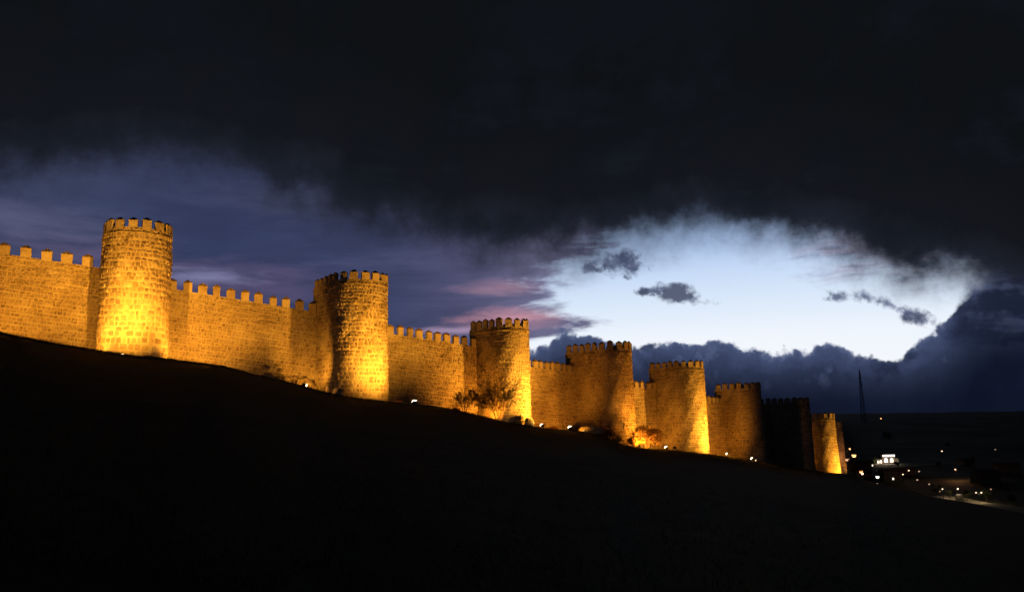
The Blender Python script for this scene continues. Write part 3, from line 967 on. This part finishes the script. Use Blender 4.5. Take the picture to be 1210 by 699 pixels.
def lit_pavilion(x, y, label):
    """a low building with a bright sign band on its roof edge and two tall round-headed lit windows"""
    z = ground(x, y) + 0.4
    root = thing('lit_building', (x, y, z), label, 'building')
    f = y                                                     # its front stands at this depth
    mb = MB()
    mb.box((x, f + 5, z + 2.2), 26, 10, 6.4)
    mb.build('wall', M_DARKWALL, root)
    mb = MB()
    mb.box((x + 2, f + 5, z + 7.6), 15, 9, 4.4)
    mb.build('upper_wall', M_DARKWALL, root)
    mb = MB()
    mb.box((x + 2, f + 5, z + 10.2), 17, 11.5, 0.7)
    mb.box((x + 2, f + 5, z + 11.2), 12, 8, 1.4, taper=0.6)
    mb.build('roof', M_TILE, root)
    mb = MB()
    mb.box((x + 1.5, f - 0.9, z + 8.9), 13.0, 0.5, 1.5)
    mb.build('sign_band', M_SIGN, root)
    for k, wx in enumerate((-1.6, 4.8)):
        mb = MB()
        pts_ = [(-1.8, 0), (1.8, 0), (1.8, 2.6)] + [(1.8 * math.cos(a * math.pi / 8), 2.6 + 1.8 * math.sin(a * math.pi / 8)) for a in range(1, 8)] + [(-1.8, 2.6)]
        mb.quad_loft([[Vector((x + wx + a, f - o, z + 1.6 + b)) for a, b in pts_] for o in (0.02, 0.10)])
        wn = mb.build('window', M_WINDOW if k else M_SIGN, root)
        fb = MB()
        for a, b, w, h in ((0, 2.1, 0.18, 4.2), (0, 1.5, 3.6, 0.16), (0, -0.15, 4.2, 0.3)):
            fb.box((x + wx + a, f - 0.16, z + 1.6 + b), w, 0.1, h)
        fb.build('window_frame', M_TILE, wn)
    for wx, w, h in ((-10.5, 2.0, 2.6), (-7.4, 1.6, 3.0)):
        mb = MB()
        mb.box((x + wx, f - 0.05, z + 1.8 + h / 2 - 1), w, 0.12, h)
        mb.build('window', M_WINDOW, root)
    mb = MB()
    mb.box((x - 1, f - 4.0, z - 0.6), 34, 6.5, 0.9)
    mb.build('terrace', M_PATH, root)
    root.scale = (0.74, 0.74, 0.74)
    for ox, oy, oz, e in ((-4, -5, 4.0, 900), (8, -5, 4.0, 800), (-14, -5, 3.0, 700)):
        ld = bpy.data.lights.new('terrace_light', 'POINT')
        ld.energy = e
        ld.color = (1, 0.78, 0.52)
        ld.shadow_soft_size = 0.5
        lo = bpy.data.objects.new('terrace_light', ld)
        COL.objects.link(lo)
        lo.parent = root
        lo.location = (ox, oy, oz)
    return root


for p in [(314.0, 681.0)]:
    lit_pavilion(p[0], p[1], 'low building with a white lit sign band and two glowing arched windows')


def kiosk(x, y, label):
    z = ground(x, y)
    root = thing('lit_shelter', (x, y, z), label, 'shelter')
    mb = MB()
    mb.box((x, y + 1.0, z + 1.35), 3.6, 0.12, 2.9)
    mb.build('back_wall', M_PLASTER, root)
    for sx in (-1.75, 1.75):
        mb = MB()
        mb.box((x + sx, y, z + 1.4), 0.12, 2.0, 2.8)
        mb.build('side_wall', M_PLASTER, root)
    mb = MB()
    mb.box((x, y - 0.1, z + 2.95), 4.2, 2.8, 0.2)
    mb.build('roof', M_IRON, root)
    mb = MB()
    mb.box((x, y + 0.5, z + 0.5), 3.0, 0.4, 0.08)
    mb.box((x - 1.2, y + 0.5, z + 0.22), 0.1, 0.35, 0.46)
    mb.box((x + 1.2, y + 0.5, z + 0.22), 0.1, 0.35, 0.46)
    mb.build('bench', M_TWIG, root)
    mb = MB()
    mb.box((x, y + 0.1, z + 2.8), 2.4, 0.2, 0.08)
    mb.build('ceiling_lamp', M_BULB_PALE, root)
    return root


for p in [(230.1, 422.0)]:
    kiosk(p[0], p[1], 'small pale shelter lit from inside, standing between lamps on the valley path')


def ribbon(name, pts_, w, mat, lift, kind='structure'):
    vs, fs = [], []
    fine = []
    for a, b in zip(pts_, pts_[1:]):
        n = max(2, int(math.hypot(b[0] - a[0], b[1] - a[1]) / 2.5))
        fine += [(a[0] + (b[0] - a[0]) * i / n, a[1] + (b[1] - a[1]) * i / n) for i in range(n)]
    fine.append(pts_[-1])
    for i, (x, y) in enumerate(fine):
        a, b = fine[max(0, i - 1)], fine[min(len(fine) - 1, i + 1)]
        dx_, dy_ = b[0] - a[0], b[1] - a[1]
        l = math.hypot(dx_, dy_)
        nx, ny = dy_ / l, -dx_ / l
        for k in range(5):
            o = w * (k / 4 - 0.5)
            vs.append(Vector((x + nx * o, y + ny * o, ground(x + nx * o, y + ny * o) + lift)))
    for i in range(len(fine) - 1):
        for k in range(4):
            fs.append((i * 5 + k, i * 5 + k + 1, i * 5 + k + 6, i * 5 + k + 5))
    mb = MB()
    mb.add(vs, fs)
    o = mb.build(name, mat)
    o['kind'] = kind
    return o


for name, mat, w, p in [('valley_path', 'path', 13.0, [(228.9, 444.0), (228.9, 427.0), (229.1, 408.0), (234.5, 396.0), (238.9, 374.5)]), ('valley_road', 'road', 9.0, [(304.1, 644.0), (335.3, 652.0), (389.5, 704.0), (434.2, 701.0)])]:
    ribbon(name, p, w, {'path': M_PATH, 'road': M_ASPHALT}[mat], 0.25)


# the radio mast on the ridge
def mast(x, y, H, label):
    z = ground(x, y)
    root = thing('radio_mast', (x, y, z), label, 'mast')
    wid = lambda h: 4.6 * (1 - h / H) + 0.55
    corners = lambda h: [Vector((x + a * wid(h), y + b * wid(h), z + h)) for a, b in ((-1, -1), (1, -1), (1, 1), (-1, 1))]
    top = H * 0.90
    n = 15
    hs = [top * (1 - (1 - i / n) ** 1.25) for i in range(n + 1)]
    for c in range(4):
        mb = MB()
        for i in range(n):
            mb.tube(corners(hs[i])[c], corners(hs[i + 1])[c], 0.42, 0.36, 5)
        mb.build('leg', M_STEEL, root)
    mb = MB()
    for i in range(n):
        a, b = corners(hs[i]), corners(hs[i + 1])
        for c in range(4):
            d = (c + 1) % 4
            mb.tube(a[c], b[d], 0.22, 0.22, 4)
            mb.tube(a[d], b[c], 0.22, 0.22, 4)
            mb.tube(b[c], b[d], 0.22, 0.22, 4)
    mb.build('lattice_bracing', M_STEEL, root)
    for h in (0.62, 0.78):
        mb = MB()
        w = wid(H * h) + 1.0
        mb.box((x, y, z + H * h), 2 * w, 2 * w, 0.5)
        mb.build('platform', M_STEEL, root)
    for k, (h, a) in enumerate(((0.66, 0.4), (0.70, 2.4), (0.80, 4.4), (0.83, 1.2))):
        mb = MB()
        w = wid(H * h) + 0.7
        c = Vector((x + math.cos(a) * w, y - abs(math.sin(a)) * w, z + H * h))
        mb.tube(c, c + Vector((math.cos(a) * 0.9, -0.9, 0)), 1.2, 1.5, 10)
        mb.build('dish_antenna', M_STEEL, root)
    mb = MB()
    mb.tube((x, y, z + top), (x, y, z + H), 0.55, 0.22, 6)
    mb.build('antenna_rod', M_STEEL, root)
    return root


for p, H in [((872.5, 2000.0), 143.3)]:
    mast(p[0], p[1], H, 'tall lattice radio mast standing dark against the cloud on the far ridge')


# dark houses and trees of the valley, hardly seen between the lamps
def house(x, y, w, d, h, rz, label, lit):
    z = ground(x, y) - 0.4
    root = thing('valley_house', (x, y, z), label, 'house', 'dark houses in the valley')
    c, s = math.cos(rz), math.sin(rz)
    T = lambda a, b, e: Vector((x + a * c - b * s, y + a * s + b * c, z + e))
    mb = MB()
    mb.quad_loft([[T(a * w / 2, b * d / 2, e) for a, b in ((-1, -1), (1, -1), (1, 1), (-1, 1))] for e in (0, h)])
    mb.build('wall', M_DARKWALL, root)
    mb = MB()
    q = [T(a * (w / 2 + .4), b * (d / 2 + .4), h + 0.02) for a, b in ((-1, -1), (1, -1), (1, 1), (-1, 1))]
    rd = [T(-w / 2 - .4, 0, h + d * .28), T(w / 2 + .4, 0, h + d * .28)]
    mb.add(q + rd, [(0, 1, 5, 4), (2, 3, 4, 5), (1, 2, 5), (3, 0, 4), (3, 2, 1, 0)])
    mb.build('roof', M_TILE, root)
    for k in range(3):
        for lv in range(max(1, int(h // 3))):
            mb = MB()
            a, e = (k - 1) * w * .3, 1.0 + lv * 2.9
            mb.quad_loft([[T(a + i * .5, -d / 2 - o, e + j) for i, j in ((-1, 0), (1, 0), (1, 1.3), (-1, 1.3))] for o in (0.01, 0.06)])
            mb.build('window', M_WINDOW if lit and k == lit - 1 and lv == 0 else M_IRON, root)


for (x, y), w, d, h, rz, label, lit in [((277.3, 573.0), 10, 8, 3.4, -0.1, 'dark house below the lit building', 0), ((242.3, 570.0), 15, 8, 6.2, 0.1, 'dark house behind the low orange lamps', 1), ((368.2, 662.0), 10, 8, 3.4, 0.33, 'dark house at the end of the reddish road', 0), ((252.0, 545.0), 12, 8, 6.2, 0.04, 'low dark house right of the big white lamp', 2), ((609.5, 1316.0), 10, 8, 6.2, 0.03, 'dark house on the far slope below the ridge light', 0), ((336.4, 554.0), 15, 8, 6.2, -0.08, 'dark house near the right edge of the valley', 0), ((291.6, 671.0), 10, 8, 3.4, 0.11, 'narrow dark house left of the lit building', 3), ((292.3, 504.0), 15, 8, 6.2, 0.19, 'dark house above the two-headed lamp post', 0)]:
    house(x, y, w, d, h, rz, label, lit)


def valley_tree(x, y, h, label, seed):
    rr = random.Random(seed)
    z = ground(x, y)
    root = thing('valley_tree', (x, y, z), label, 'tree', 'trees along the valley')
    mb = MB()
    mb.tube((x, y, z - 0.3), (x, y, z + h * 0.45), 0.22, 0.12, 7)
    for k in range(5):
        a = k * 1.3
        mb.tube((x, y, z + h * (0.25 + 0.04 * k)), (x + math.cos(a) * h * .2, y + math.sin(a) * h * .2, z + h * (0.5 + .05 * k)), 0.08, 0.03, 5)
    mb.build('trunk', M_TWIG, root)
    cb = MB()
    for k in range(7):
        cc = Vector((x + rr.gauss(0, h * .13), y + rr.gauss(0, h * .13), z + h * rr.uniform(.4, .85)))
        for _ in range(160):
            p = cc + Vector((rr.gauss(0, 1), rr.gauss(0, 1), rr.gauss(0, .8))) * h * 0.085
            a = Vector((rr.gauss(0, 1), rr.gauss(0, 1), rr.gauss(0, 1))).normalized()
            b = a.orthogonal().normalized()
            s = rr.uniform(.14, .3)
            cb.add([p - a * s, p + b * s * .6, p + a * s, p - b * s * .6], [(0, 1, 2, 3)])
    cb.build('crown', M_EVERGREEN, root)


for (x, y), h, label, seed in [((238.9, 413.0), 6.5, 'tree beside the two-headed lamp post', 40), ((229.2, 430.0), 4.7, 'dark round tree left of the lit shelter', 41), ((231.5, 448.0), 6.8, 'tree at the left end of the lit path', 42), ((300.7, 637.0), 6.3, 'tree before the lit building', 43), ((84.3, 200), 5.4, 'tree among the low orange lamps', 44), ((332.5, 634.0), 4.6, 'tree along the reddish road', 45), ((366.0, 646.0), 7.1, 'tree at the far end of the reddish road', 46), ((231.2, 417.0), 5.9, 'tree right of the lit shelter, green in its light', 47), ((240.8, 394.2), 6.7, 'tree on the right edge of the valley', 48), ((303.2, 681.0), 7.1, 'tree left of the lit building', 49), ((254.6, 558.0), 6.6, 'tree beyond the big white lamp', 50), ((510.5, 950.0), 7.3, 'tree on the far slope', 51)]:
    valley_tree(x, y, h, label, seed)


# ------------------------------------------------------------------ grass on the brow and on the near slope
def grass():
    rr = random.Random(9)
    mb = MB()
    spots = []
    for _ in range(15000):
        u = rr.uniform(-0.72, 0.5)
        yc = interp(u, DIST_U, DIST_Y)
        y = yc + rr.gauss(-1, 3.0)
        spots.append((u * y, y, rr.uniform(0.10, 0.30), 0.02))
    for _ in range(9000):
        y = 5.5 + 30 * rr.random() ** 1.6
        spots.append((rr.uniform(-0.8, 0.8) * y, y, rr.uniform(0.05, 0.14), 0.006))
    for x, y, h, w in spots:
        z = ground(x, y) - 0.02
        a = rr.uniform(0, 6.283)
        dx_, dy_ = math.cos(a) * w, math.sin(a) * w
        lx, ly = rr.gauss(0, .4) * h, rr.gauss(0, .4) * h
        for k in range(3):
            ox, oy = rr.gauss(0, .08), rr.gauss(0, .08)
            lx2, ly2 = lx + rr.gauss(0, .25) * h, ly + rr.gauss(0, .25) * h
            mb.add([(x + ox - dx_, y + oy - dy_, z), (x + ox + dx_, y + oy + dy_, z), (x + ox + lx2, y + oy + ly2, z + h * rr.uniform(.7, 1.2))], [(0, 1, 2)])
    o = mb.build('grass', M_BLADE)
    o['kind'] = 'stuff'


grass()
